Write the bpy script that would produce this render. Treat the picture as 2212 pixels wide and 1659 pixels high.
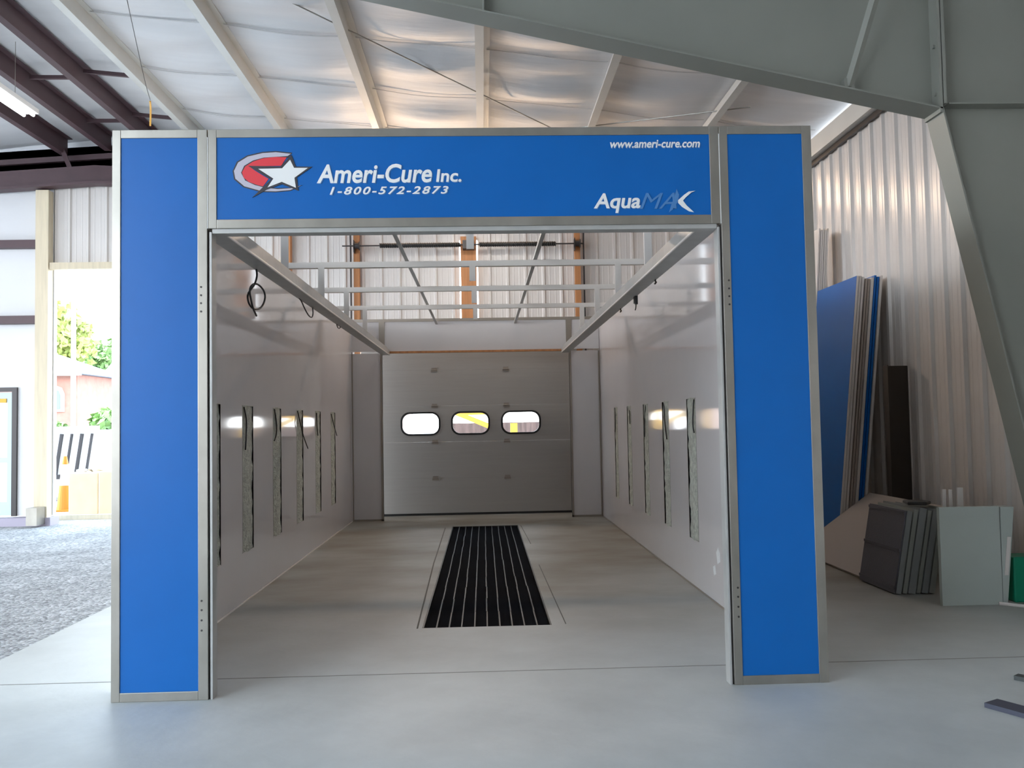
import bpy, bmesh, math, random
from mathutils import Vector, Matrix
random.seed(7)
for o in list(bpy.data.objects): bpy.data.objects.remove(o)
S = bpy.context.scene
COL = S.collection

# ---------------------------------------------------------------- camera
FPX = 1882.355
cam_d = bpy.data.cameras.new('camera'); cam = bpy.data.objects.new('camera', cam_d); COL.objects.link(cam)
cam_d.sensor_fit = 'HORIZONTAL'; cam_d.sensor_width = 36.0; cam_d.lens = 36.0*FPX/2212.0
cam_d.clip_start = 0.05; cam_d.clip_end = 400
CR = Vector((0.99930067, -0.03278104, -0.01798806)); CU = Vector((0.01648389, -0.04559155, 0.99882415)); CF = Vector((0.0335626, 0.99842216, 0.04501931))
m = Matrix.Identity(4)
for i in range(3):
    m[i][0] = CR[i]; m[i][1] = CU[i]; m[i][2] = -CF[i]
m[0][3], m[1][3], m[2][3] = 2.0768, -4.9432, 1.4981
cam.matrix_world = m
S.camera = cam

# ---------------------------------------------------------------- world, sun, big lights, exposure
S.view_settings.view_transform = 'Standard'
S.view_settings.look = 'None'
S.view_settings.gamma = 1.0
S.view_settings.exposure = 0.30
W = bpy.data.worlds.new('sky'); S.world = W; W.use_nodes = True
nt = W.node_tree; nt.nodes.clear()
out = nt.nodes.new('ShaderNodeOutputWorld'); bg = nt.nodes.new('ShaderNodeBackground')
tc = nt.nodes.new('ShaderNodeTexCoord'); sep = nt.nodes.new('ShaderNodeSeparateXYZ'); cr = nt.nodes.new('ShaderNodeValToRGB')
nt.links.new(tc.outputs['Generated'], sep.inputs[0]); nt.links.new(sep.outputs['Z'], cr.inputs[0])
cr.color_ramp.elements[0].position = 0.0; cr.color_ramp.elements[0].color = (0.95, 0.96, 1.0, 1)
cr.color_ramp.elements[1].position = 0.55; cr.color_ramp.elements[1].color = (0.62, 0.80, 1.0, 1)
e = cr.color_ramp.elements.new(0.18); e.color = (0.80, 0.91, 1.0, 1)
nt.links.new(cr.outputs[0], bg.inputs[0]); bg.inputs[1].default_value = 7.5
nt.links.new(bg.outputs[0], out.inputs[0])

sun_d = bpy.data.lights.new('sun', 'SUN'); sun_d.energy = 8.0; sun_d.angle = math.radians(2); sun_d.color = (1.0, 0.94, 0.86)
sun = bpy.data.objects.new('sun', sun_d); COL.objects.link(sun)
sun.rotation_euler = Vector((-0.8, -0.15, 0.75)).to_track_quat('Z', 'Y').to_euler()   # from the open west side, high

def area(name, loc, aim, sx, sy, power, color):
    d = bpy.data.lights.new(name, 'AREA'); d.shape = 'RECTANGLE'; d.size = sx; d.size_y = sy; d.energy = power; d.color = color
    o = bpy.data.objects.new(name, d); COL.objects.link(o); o.location = loc
    o.rotation_euler = (Vector(loc)-Vector(aim)).to_track_quat('Z', 'Y').to_euler()
    return o
# warm evening daylight that comes through the open strip between the back wall and the roof
area('eave_daylight', (3.2, 9.68, 5.34), (3.2, 3.0, 4.9), 7.0, 0.22, 210, (1.0, 0.68, 0.42))

# ---------------------------------------------------------------- materials
def mat(name, col, rough=0.5, metal=0.0, var=0.0, scale=6.0, stretch=(1, 1, 1), bump=0.0, bscale=40.0, col2=None, spec=0.5, coat=0.0):
    M = bpy.data.materials.new(name); M.use_nodes = True
    n = M.node_tree.nodes; l = M.node_tree.links; b = n['Principled BSDF']
    b.inputs['Base Color'].default_value = (*col, 1); b.inputs['Roughness'].default_value = rough; b.inputs['Metallic'].default_value = metal
    b.inputs['Specular IOR Level'].default_value = spec
    if coat: b.inputs['Coat Weight'].default_value = coat; b.inputs['Coat Roughness'].default_value = 0.1
    if var or bump:
        t = n.new('ShaderNodeTexCoord'); mp = n.new('ShaderNodeMapping'); mp.inputs['Scale'].default_value = stretch
        l.new(t.outputs['Object'], mp.inputs[0])
    if var:
        ns = n.new('ShaderNodeTexNoise'); ns.inputs['Scale'].default_value = scale; ns.inputs['Detail'].default_value = 6
        l.new(mp.outputs[0], ns.inputs[0]); r = n.new('ShaderNodeValToRGB'); l.new(ns.outputs['Fac'], r.inputs[0])
        c2 = col2 if col2 else tuple(max(0, c*(1-var)) for c in col)
        r.color_ramp.elements[0].position = 0.32; r.color_ramp.elements[0].color = (*c2, 1)
        r.color_ramp.elements[1].position = 0.68; r.color_ramp.elements[1].color = (*col, 1)
        l.new(r.outputs[0], b.inputs['Base Color'])
    if bump:
        nb = n.new('ShaderNodeTexNoise'); nb.inputs['Scale'].default_value = bscale; nb.inputs['Detail'].default_value = 5
        l.new(mp.outputs[0], nb.inputs[0]); bp = n.new('ShaderNodeBump'); bp.inputs['Strength'].default_value = bump; bp.inputs['Distance'].default_value = 0.02
        l.new(nb.outputs['Fac'], bp.inputs['Height']); l.new(bp.outputs[0], b.inputs['Normal'])
    return M
def emis(name, col, s):
    M = bpy.data.materials.new(name); M.use_nodes = True; b = M.node_tree.nodes['Principled BSDF']
    b.inputs['Base Color'].default_value = (*col, 1); b.inputs['Emission Color'].default_value = (*col, 1); b.inputs['Emission Strength'].default_value = s
    return M
def glassmat():
    M = bpy.data.materials.new('window_glass'); M.use_nodes = True; n = M.node_tree.nodes; l = M.node_tree.links; n.clear()
    o = n.new('ShaderNodeOutputMaterial'); t = n.new('ShaderNodeBsdfTransparent'); g = n.new('ShaderNodeBsdfGlossy'); g.inputs['Roughness'].default_value = 0.03
    f = n.new('ShaderNodeFresnel'); f.inputs[0].default_value = 1.45; x = n.new('ShaderNodeMixShader')
    t.inputs[0].default_value = (0.95, 0.96, 0.95, 1)
    l.new(f.outputs[0], x.inputs[0]); l.new(t.outputs[0], x.inputs[1]); l.new(g.outputs[0], x.inputs[2]); l.new(x.outputs[0], o.inputs[0])
    return M
M = {}
M['blue'] = mat('blue_laminate', (0.003, 0.125, 0.45), 0.36, spec=0.28, var=0.06, scale=3)
M['galv'] = mat('galvanized_trim', (0.385, 0.365, 0.325), 0.33, 0.75, var=0.22, scale=5, stretch=(1, 1, 0.6))
M['galv2'] = mat('galvanized_channel', (0.47, 0.47, 0.455), 0.38, 0.3, var=0.12, scale=8)
M['white'] = mat('white_enamel_panel', (0.66, 0.63, 0.63), 0.07, spec=0.6, var=0.03, scale=2)
M['white2'] = mat('white_channel_paint', (0.88, 0.82, 0.76), 0.3)
M['joint'] = mat('panel_joint_trim', (0.30, 0.26, 0.22), 0.4, 0.4)
M['door'] = mat('grey_sectional_door', (0.42, 0.395, 0.365), 0.25, var=0.04, scale=30, stretch=(0.05, 1, 1))
M['black'] = mat('black_rubber', (0.015, 0.015, 0.015), 0.5)
M['dark'] = mat('dark_steel', (0.05, 0.045, 0.045), 0.4, 0.5)
M['insul'] = mat('fibrous_insulation', (0.62, 0.64, 0.56), 0.9, var=0.35, scale=25, bump=0.9, bscale=60)
M['sheet'] = mat('white_ribbed_sheet', (0.70, 0.66, 0.625), 0.26, var=0.04, scale=2)
M['vinyl'] = mat('white_vinyl_roof_insulation', (0.68, 0.68, 0.69), 0.46, var=0.07, scale=1.2, stretch=(0.5, 3, 1), bump=0.35, bscale=2.2)
M['strap'] = mat('pale_grey_band', (0.52, 0.52, 0.52), 0.5)
M['steelgreen'] = mat('grey_green_primed_steel', (0.255, 0.265, 0.235), 0.5, var=0.08, scale=1.5)
M['purlin'] = mat('galvanized_purlin', (0.60, 0.60, 0.57), 0.42, 0.15, var=0.06, scale=3)
M['red'] = mat('red_oxide_primer', (0.085, 0.045, 0.052), 0.5, var=0.2, scale=2)
M['wood'] = mat('orange_lumber', (0.56, 0.24, 0.09), 0.6, var=0.3, scale=3, stretch=(6, 6, 0.5))
M['palewood'] = mat('pale_lumber', (0.72, 0.62, 0.45), 0.6, var=0.15, scale=3, stretch=(6, 6, 0.5))
M['redlogo'] = mat('red_vinyl', (0.72, 0.035, 0.05), 0.4)
M['whitelogo'] = mat('white_vinyl_lettering', (0.82, 0.83, 0.82), 0.4)
M['silver'] = mat('silver_vinyl', (0.50, 0.48, 0.56), 0.4)
M['blacklogo'] = mat('black_vinyl', (0.03, 0.03, 0.04), 0.4)
M['paleblue'] = mat('pale_blue_vinyl', (0.07, 0.22, 0.50), 0.4)
M['palewhite'] = mat('soft_white_vinyl', (0.50, 0.56, 0.64), 0.4)
M['glass'] = glassmat()
M['brown'] = mat('dark_brown_board', (0.03, 0.024, 0.02), 0.6)
M['grille'] = mat('grey_plastic_grille', (0.11, 0.11, 0.135), 0.6, bump=0.6, bscale=160)
M['paper'] = mat('white_wrapped_carton', (0.42, 0.47, 0.44), 0.45, var=0.06, scale=2)
M['green'] = mat('green_plastic', (0.0, 0.22, 0.12), 0.45)
M['gridplate'] = mat('black_grate_mesh', (0.006, 0.008, 0.013), 0.95, spec=0.05, bump=0.7, bscale=220, var=0.4, scale=3)
M['gridbar'] = mat('worn_grate_bar', (0.045, 0.045, 0.05), 0.5, 0.3)
M['leafY'] = mat('yellow_green_leaves', (0.46, 0.52, 0.14), 0.6, var=0.45, scale=0.8)
M['leafG'] = mat('green_leaves', (0.20, 0.34, 0.10), 0.6, var=0.5, scale=0.8)
M['bark'] = mat('bark', (0.16, 0.11, 0.07), 0.8)
M['brick'] = mat('red_brick', (0.42, 0.20, 0.15), 0.8, var=0.2, scale=3)
M['shingle'] = mat('grey_blue_shingles', (0.34, 0.42, 0.50), 0.8)
M['house'] = mat('cream_siding', (0.70, 0.68, 0.60), 0.7)
M['carwhite'] = mat('white_car_paint', (0.80, 0.80, 0.80), 0.2)
M['tyre'] = mat('tyre_rubber', (0.04, 0.04, 0.045), 0.7)
M['cone'] = mat('orange_cone_plastic', (0.90, 0.16, 0.008), 0.5)
M['concrete2'] = mat('cream_concrete_block', (0.62, 0.52, 0.36), 0.8, var=0.2, scale=2)
M['rubble'] = mat('pale_rubble', (0.62, 0.58, 0.52), 0.9)
M['yellow'] = mat('yellow_lumber', (0.75, 0.42, 0.05), 0.6)
M['fence'] = mat('brown_rough_boards', (0.15, 0.095, 0.085), 0.85, var=0.5, scale=5, stretch=(3, 1, 0.4))
M['tube'] = emis('lit_lamp_tube', (0.90, 0.96, 1.0), 9.0)

# concrete floor: broad pale wear, brown dirt and painted shade inside the booth
def floormat():
    Mx = mat('concrete_slab', (0.40, 0.415, 0.405), 0.5, bump=0.10, bscale=14)
    n = Mx.node_tree.nodes; l = Mx.node_tree.links; b = n['Principled BSDF']
    t = n.new('ShaderNodeTexCoord')
    n1 = n.new('ShaderNodeTexNoise'); n1.inputs['Scale'].default_value = 0.9; n1.inputs['Detail'].default_value = 8; n1.inputs['Roughness'].default_value = 0.62
    l.new(t.outputs['Object'], n1.inputs[0])
    r1 = n.new('ShaderNodeValToRGB'); l.new(n1.outputs['Fac'], r1.inputs[0])
    r1.color_ramp.elements[0].position = 0.30; r1.color_ramp.elements[0].color = (0.44, 0.465, 0.46, 1)
    r1.color_ramp.elements[1].position = 0.70; r1.color_ramp.elements[1].color = (0.60, 0.625, 0.615, 1)
    # brown dirt plus booth shade painted into the colour: stronger further in
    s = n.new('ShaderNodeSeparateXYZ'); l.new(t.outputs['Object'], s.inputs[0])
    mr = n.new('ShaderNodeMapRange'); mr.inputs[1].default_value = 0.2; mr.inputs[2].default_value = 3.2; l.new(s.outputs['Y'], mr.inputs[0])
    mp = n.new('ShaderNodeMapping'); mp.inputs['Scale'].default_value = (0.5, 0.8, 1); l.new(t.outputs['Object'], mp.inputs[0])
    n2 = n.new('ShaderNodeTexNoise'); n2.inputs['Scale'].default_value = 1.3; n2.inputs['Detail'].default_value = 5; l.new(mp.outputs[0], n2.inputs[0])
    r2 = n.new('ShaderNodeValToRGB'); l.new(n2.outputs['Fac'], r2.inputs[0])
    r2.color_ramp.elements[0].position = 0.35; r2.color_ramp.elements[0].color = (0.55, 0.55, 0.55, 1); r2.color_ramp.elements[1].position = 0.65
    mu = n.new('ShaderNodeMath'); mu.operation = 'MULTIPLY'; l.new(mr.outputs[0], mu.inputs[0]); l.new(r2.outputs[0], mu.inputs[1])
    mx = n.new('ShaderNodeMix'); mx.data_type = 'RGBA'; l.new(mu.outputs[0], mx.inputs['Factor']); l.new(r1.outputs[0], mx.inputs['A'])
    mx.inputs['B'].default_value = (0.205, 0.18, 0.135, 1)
    l.new(mx.outputs['Result'], b.inputs['Base Color'])
    return Mx
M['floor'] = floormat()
def gravelmat():
    Mx = bpy.data.materials.new('crushed_stone'); Mx.use_nodes = True
    n = Mx.node_tree.nodes; l = Mx.node_tree.links; b = n['Principled BSDF']; b.inputs['Roughness'].default_value = 0.85
    t = n.new('ShaderNodeTexCoord')
    v = n.new('ShaderNodeTexVoronoi'); v.inputs['Scale'].default_value = 34; l.new(t.outputs['Object'], v.inputs[0])
    r = n.new('ShaderNodeValToRGB'); l.new(v.outputs['Color'], r.inputs[0])
    r.color_ramp.elements[0].position = 0.15; r.color_ramp.elements[0].color = (0.26, 0.27, 0.28, 1); r.color_ramp.elements[1].position = 0.85; r.color_ramp.elements[1].color = (0.66, 0.67, 0.68, 1)
    n2 = n.new('ShaderNodeTexNoise'); n2.inputs['Scale'].default_value = 1.2; n2.inputs['Detail'].default_value = 4; l.new(t.outputs['Object'], n2.inputs[0])
    r2 = n.new('ShaderNodeValToRGB'); l.new(n2.outputs['Fac'], r2.inputs[0]); r2.color_ramp.elements[0].position = .3; r2.color_ramp.elements[0].color = (.62, .62, .62, 1); r2.color_ramp.elements[1].position = .7
    mx = n.new('ShaderNodeMix'); mx.data_type = 'RGBA'; mx.blend_type = 'MULTIPLY'; mx.inputs['Factor'].default_value = 1
    l.new(r.outputs[0], mx.inputs['A']); l.new(r2.outputs[0], mx.inputs['B']); l.new(mx.outputs['Result'], b.inputs['Base Color'])
    bp = n.new('ShaderNodeBump'); bp.inputs['Strength'].default_value = 1.0; bp.inputs['Distance'].default_value = 0.03; bp.invert = True
    l.new(v.outputs['Distance'], bp.inputs['Height']); l.new(bp.outputs[0], b.inputs['Normal'])
    return Mx
M['gravel'] = gravelmat()

# ---------------------------------------------------------------- builders
def V(*a): return Vector(a)
class MB:
    def __init__(s): s.bm = bmesh.new()
    def hexa(s, P):
        v = [s.bm.verts.new(p) for p in P]
        for f in ((0, 3, 2, 1), (4, 5, 6, 7), (0, 1, 5, 4), (1, 2, 6, 5), (2, 3, 7, 6), (3, 0, 4, 7)): s.bm.faces.new([v[i] for i in f])
        return s
    def box(s, x0, x1, y0, y1, z0, z1):
        return s.hexa([(x0, y0, z0), (x1, y0, z0), (x1, y1, z0), (x0, y1, z0), (x0, y0, z1), (x1, y0, z1), (x1, y1, z1), (x0, y1, z1)])
    def prism(s, pts, a, b, axis='Y'):
        def p3(p, t):
            return (p[0], t, p[1]) if axis == 'Y' else ((t, p[0], p[1]) if axis == 'X' else (p[0], p[1], t))
        A = [s.bm.verts.new(p3(p, a)) for p in pts]; B = [s.bm.verts.new(p3(p, b)) for p in pts]; n = len(pts)
        s.bm.faces.new(A); s.bm.faces.new(list(reversed(B)))
        for i in range(n): s.bm.faces.new([A[i], B[i], B[(i+1) % n], A[(i+1) % n]])
        return s
    def bar(s, p, q, w, h, up=(0, 0, 1)):
        p = Vector(p); q = Vector(q); d = (q-p).normalized(); u = Vector(up); sd = d.cross(u).normalized(); u = sd.cross(d).normalized()
        P = []
        for c in (p, q):
            P += [c-sd*w/2-u*h/2, c+sd*w/2-u*h/2, c+sd*w/2+u*h/2, c-sd*w/2+u*h/2]
        return s.hexa(P)
    def tube(s, pts, r, seg=8, r2=None):
        pts = [Vector(p) for p in pts]; rings = []; n = len(pts)
        ref = Vector((0.3, 0.2, 1)).normalized()
        for i, p in enumerate(pts):
            d = (pts[min(i+1, n-1)]-pts[max(i-1, 0)]).normalized()
            a = d.cross(ref)
            if a.length < 1e-3: a = d.cross(Vector((1, 0, 0)))
            a.normalize(); b = d.cross(a).normalized()
            rr = r if r2 is None else r+(r2-r)*i/max(1, n-1)
            rings.append([s.bm.verts.new(p+a*rr*math.cos(2*math.pi*k/seg)+b*rr*math.sin(2*math.pi*k/seg)) for k in range(seg)])
        for i in range(n-1):
            for k in range(seg): s.bm.faces.new([rings[i][k], rings[i][(k+1) % seg], rings[i+1][(k+1) % seg], rings[i+1][k]])
        s.bm.faces.new(list(reversed(rings[0]))); s.bm.faces.new(rings[-1])
        return s
    def lathe(s, c, prof, seg=20, axis='Z'):
        rings = []
        for r, t in prof:
            ring = []
            for k in range(seg):
                a = 2*math.pi*k/seg; x, y = r*math.cos(a), r*math.sin(a)
                ring.append(s.bm.verts.new((c[0]+x, c[1]+y, c[2]+t) if axis == 'Z' else ((c[0]+x, c[1]+t, c[2]+y) if axis == 'Y' else (c[0]+t, c[1]+x, c[2]+y))))
            rings.append(ring)
        for i in range(len(rings)-1):
            for k in range(seg): s.bm.faces.new([rings[i][k], rings[i][(k+1) % seg], rings[i+1][(k+1) % seg], rings[i+1][k]])
        s.bm.faces.new(list(reversed(rings[0]))); s.bm.faces.new(rings[-1])
        return s
    def quad(s, a, b, c, d):
        s.bm.faces.new([s.bm.verts.new(p) for p in (a, b, c, d)]); return s
    def build(s, name, material, parent=None, bevel=0.0, smooth=False, origin=None):
        bm = s.bm
        bmesh.ops.recalc_face_normals(bm, faces=bm.faces)
        if parent is not None:
            q = parent; loc = Vector((0, 0, 0))
            while q is not None: loc += Vector(q.location); q = q.parent
            base = loc; oloc = Vector((0, 0, 0))
        else:
            xs = [v.co for v in bm.verts]
            if origin is None:
                origin = Vector(((min(v.x for v in xs)+max(v.x for v in xs))/2, (min(v.y for v in xs)+max(v.y for v in xs))/2, min(v.z for v in xs)))
            base = Vector(origin); oloc = base
        for v in bm.verts: v.co -= base
        me = bpy.data.meshes.new(name); bm.to_mesh(me); bm.free()
        if smooth:
            for p in me.polygons: p.use_smooth = True
        me.materials.append(material)
        o = bpy.data.objects.new(name, me); o.location = oloc; COL.objects.link(o)
        if parent is not None: o.parent = parent
        if bevel:
            md = o.modifiers.new('edge', 'BEVEL'); md.width = bevel; md.segments = 2; md.limit_method = 'ANGLE'
        return o
def tag(o, label=None, cat=None, group=None, kind=None):
    if label: o['label'] = label
    if cat: o['category'] = cat
    if group: o['group'] = group
    if kind: o['kind'] = kind
    return o
def thing(name, label, cat, loc, group=None, kind=None):
    o = bpy.data.objects.new(name, None); o.empty_display_size = 0.1; COL.objects.link(o); o.location = loc
    return tag(o, label, cat, group, kind)
def dup(root, off):
    r = root.copy(); COL.objects.link(r); r.location = Vector(root.location)+Vector(off)
    for ch in list(root.children):
        c = ch.copy(); COL.objects.link(c); c.parent = r
        for g in list(ch.children):
            d = g.copy(); COL.objects.link(d); d.parent = c
    return r
def struct(o): o['kind'] = 'structure'; return o

# ================================================================ THE SETTING
XR, YB = 6.8, 9.75           # inner faces of the right and the back wall
def roof_z(x):               # underside of purlins
    return 5.21+0.1014*(6.697-x) if x > -3.7 else 5.21+0.1014*(6.697+3.7)-0.1014*(-3.7-x)

# slab with the exhaust pit left open (pit x 1.59..2.55, y 1.6..7.95)
fl = MB()
PX0, PX1, PY0, PY1 = 1.60, 2.56, 1.58, 7.95
fl.box(-1.13, PX0, -8.5, 9.95, -0.15, 0); fl.box(PX1, 7.0, -8.5, 9.95, -0.15, 0)
fl.box(PX0, PX1, -8.5, PY0, -0.15, 0); fl.box(PX0, PX1, PY1, 9.95, -0.15, 0)
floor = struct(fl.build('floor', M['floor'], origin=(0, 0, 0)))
jm = mat('dark_floor_joint', (0.13, 0.125, 0.11), 0.8)
cr_ = MB(); cr_.box(-1.12, 6.75, 0.400, 0.409, 0.0, 0.0012); cr_.build('control_joint', mat('floor_joint', (0.22, 0.22, 0.20), 0.8), floor)
for i, (p, q) in enumerate([((1.50, 7.8), (1.515, 4.6)), ((1.515, 4.6), (1.565, 1.57)), ((2.60, 7.9), (2.64, 5.93)), ((2.64, 4.33), (2.665, 1.6))]):
    k = MB(); k.bar((p[0], p[1], 0.0008), (q[0], q[1], 0.0008), 0.008 if i > 1 else 0.012, 0.0016); k.build('saw_cut', jm, floor)
gr = MB(); gr.box(-90, 90, 9.95, 150, -0.30, -0.035); gr.box(-90, -1.13, -60, 9.95, -0.30, -0.035); gr.box(-1.13, 7.0, -60, -8.5, -0.30, -0.035)
tag(gr.build('gravel_ground', M['gravel'], origin=(0, 0, 0)), kind='structure')

def ribs(u0, u1, pitch=0.305, d=0.032, phase=0.0):
    """profile of a ribbed wall sheet: list of (u, depth)"""
    pts = [(u0, 0.0)]; k = math.floor((u0-phase)/pitch)
    while True:
        c = phase+k*pitch; k += 1
        if c > u1+pitch: break
        for du, dd in ((-0.035, 0), (-0.016, d), (0.016, d), (0.035, 0), (0.090, 0), (0.098, 0.003), (0.108, 0.003), (0.116, 0), (0.189, 0), (0.197, 0.003), (0.207, 0.003), (0.215, 0)):
            u = c+du
            if u0 < u < u1: pts.append((u, dd))
    pts.append((u1, 0.0)); return pts
def sheet_back(mb, x0, x1, z0, z1, y=YB):
    pr = ribs(x0, x1, phase=0.09)
    mb.prism([(u, y-d) for u, d in pr]+[(x1, y+0.1), (x0, y+0.1)], z0, z1, 'Z')
wb = MB()
for x0, x1, z0, z1 in [(-5.05, -1.13, 4.29, 5.66), (-1.13, 0.02, 0, 5.22), (0.02, 1.715, 3.05, 5.22), (2.03, 3.70, 3.05, 5.22), (1.715, 2.03, 4.62, 5.22), (3.70, XR, 0, 5.22)]:
    sheet_back(wb, x0, x1, z0, z1)
struct(wb.build('wall_back', M['sheet'], origin=(0, YB, 0)))
wl = MB()   # insulated part left of the vehicle opening, with the personnel door hole
wl.box(-14, -6.55, YB, YB+0.1, 0.12, 5.55); wl.box(-6.55, -5.62, YB, YB+0.1, 2.24, 5.55); wl.box(-5.62, -5.04, YB, YB+0.1, 0.12, 5.55); wl.prism([(-14, 5.5), (-1.2, 5.5), (-1.2, 6.3), (-3.7, 6.6), (-14, 5.75)], YB+0.11, YB+0.16, 'Y')
struct(wl.build('wall_back_left', M['vinyl']))
cb = MB(); cb.box(-14, -5.0, YB-0.18, YB+0.12, -0.2, 0.10); struct(cb.build('baseboard_back', mat('mauve_kerb', (0.40, 0.36, 0.44), 0.7)))
wr = MB(); pr = ribs(-8.5, YB, phase=0.05)
wr.prism([(XR-d, u) for u, d in pr]+[(XR+0.1, YB), (XR+0.1, -8.5)], 0, 5.30, 'Z')
struct(wr.build('wall_right', M['sheet']))
wf = MB(); wf.box(-3.2, XR+0.1, -8.6, -8.5, 0, 6.2); struct(wf.build('wall_front', M['sheet']))

# roof insulation: sags between the purlins, with straps across every bay
PUR = [6.697-1.52*i for i in range(1, 7)]
def ins_z(x, y):
    k = (6.697-x)/1.52; ph = k-math.floor(k)
    sag = (0.09 if x > -2.5 else 0.02)*math.sin(math.pi*ph)*(0.75+0.25*math.sin(y*4.05+math.floor(k)))
    st = 0.5+0.5*math.cos(2*math.pi*(y-5.04)/1.55)
    wr_ = 0.022*math.sin(y*7.1+x*1.7)*math.sin(math.pi*ph)
    return roof_z(x)+(0.215 if x > -2.5 else 0.25)-sag*(1-0.55*st**6)+wr_*(1 if x > -2.5 else 0.4)
rb = bmesh.new(); xs = [-14+i*0.19 for i in range(int(20.9/0.19)+1)]+[6.9]; ys = [-8.5+j*0.17 for j in range(int(18.5/0.17)+1)]
grid = [[rb.verts.new((x, y, ins_z(x, y))) for y in ys] for x in xs]
for i in range(len(xs)-1):
    for j in range(len(ys)-1): rb.faces.new([grid[i][j], grid[i+1][j], grid[i+1][j+1], grid[i][j+1]])
mb = MB(); mb.bm.free(); mb.bm = rb
ceil = struct(mb.build('ceiling', M['vinyl'], smooth=True, origin=(0, 0, 5)))
sol = ceil.modifiers.new('thick', 'SOLIDIFY'); sol.thickness = 0.08; sol.offset = 1 if ceil.data.polygons[0].normal.z > 0 else -1
for y in (3.49, 5.04, 6.59, 8.14):
    for k in range(0, 6):
        x1 = 6.697-1.52*k-0.05; x0 = x1-1.42
        s = MB(); n = 8
        pts = [(x0+(x1-x0)*i/n, ins_z(x0+(x1-x0)*i/n, y)-0.012) for i in range(n+1)]
        s.prism([(a, b-0.014) for a, b in pts]+[(a, b-0.009) for a, b in reversed(pts)], y-0.012, y+0.012, 'Y')
        s.build('insulation_strap', M['strap'], ceil)
wood_gap = MB(); wood_gap.box(XR-0.16, XR, -8.4, YB, 5.08, 5.32)
struct(wood_gap.build('trim_1', M['purlin']))
dk = MB(); dk.box(XR-0.07, XR-0.035, -8.4, YB, 5.02, 5.08); struct(dk.build('trim_2', M['dark']))

# purlins
ord_ = ['first', 'second', 'third', 'fourth', 'fifth', 'sixth']
def purlin(x, z, h, fl_, material, y0=-8.4, y1=9.7):
    p = MB(); t = 0.012
    p.prism([(x-fl_, z), (x+t, z), (x+t, z+h-t), (x+fl_, z+h-t), (x+fl_, z+h), (x, z+h), (x, z+t), (x-fl_+t, z+t), (x-fl_+t, z+0.03), (x-fl_, z+0.03)], y0, y1, 'Y')
    return p.build('roof_purlin', material)
for i, x in enumerate(PUR):
    tag(purlin(x, roof_z(x), 0.20, 0.085, M['purlin']), f'pale galvanized roof purlin, {ord_[i]} one counted from the right-hand eave', 'roof beam', 'galvanized purlins under the white roof insulation')
for x, h, lab in ((-3.28, 0.24, 'dark red primed purlin next to the last pale purlin'), (-4.10, 0.26, 'dark red primed purlin, middle of the three, beside the lit tube lamp'), (-4.82, 0.28, 'dark red primed purlin furthest left, with a brace down to the end rafter')):
    tag(purlin(x, roof_z(x)-0.04, h, 0.09, M['red']), lab, 'roof beam', 'dark red purlins at the upper left')
for (xa, xb, y, lab) in ((-4.05, -3.33, 7.0, 'short dark strut between two red purlins, nearer the camera'), (-4.05, -3.33, 8.71, 'short dark strut between two red purlins, further back'), (-3.22, -2.5, 6.77, 'short dark strut from red purlin to pale purlin, nearer the camera'), (-3.22, -2.5, 8.4, 'short dark strut from red purlin to pale purlin, further back')):
    b = MB(); b.bar((xa, y, roof_z(xa)+0.12), (xb, y, roof_z(xb)+0.12), 0.04, 0.05); tag(b.build('bridging_strut', M['red']), lab, 'strut', 'struts between purlins')
for p, q, lab in (((0.05, 4.15, 6.02), (3.12, 7.2, 5.66), 'thin steel bracing rod crossing the ceiling diagonally above the sign'), ((3.16, 7.20, 5.63), (5.5, 5.75, 5.42), 'thin steel bracing rod running right from the rod crossing above the sign')):
    b = MB(); b.tube([p, q], 0.008, 6); tag(b.build('bracing_rod', M['galv']), lab, 'rod', 'roof bracing rods')
# end rafter at the back wall and its brace
er = MB(); t = 0.0833
er.prism([(-14, 5.00), (-4.3, 5.60), (6.78, 5.24), (6.78, 5.32), (-4.3, 5.90), (-14, 5.30)], 9.55, 9.66, 'Y')
er = tag(er.build('end_rafter', M['red']), 'dark red steel rafter running across the top of the back wall', 'rafter')
er2 = MB(); er2.prism([(-14, 4.98), (-4.3, 5.58), (6.78, 5.22), (6.78, 5.25), (-4.3, 5.62), (-14, 5.02)], 9.48, 9.69, 'Y'); er2.build('flange', M['red'], er)
b = MB(); b.bar((-4.86, 9.55, 6.25), (-4.62, 9.60, 5.62), 0.05, 0.07); b.build('flange_brace', M['red'], er)
# dark line and white closure above it
b = MB(); b.prism([(-14, 5.36), (-3.7, 5.96), (6.8, 5.40), (6.8, 5.5), (-3.7, 6.36), (-14, 5.76)], 9.86, 9.9, 'Y'); struct(b.build('trim_3', M['vinyl']))
b = MB(); b.prism([(-14, 5.52), (-3.9, 6.10), (-1.5, 5.98), (-1.5, 6.05), (-3.9, 6.19), (-14, 5.60)], 9.78, 9.85, 'Y'); struct(b.build('trim_4', M['red']))

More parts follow.
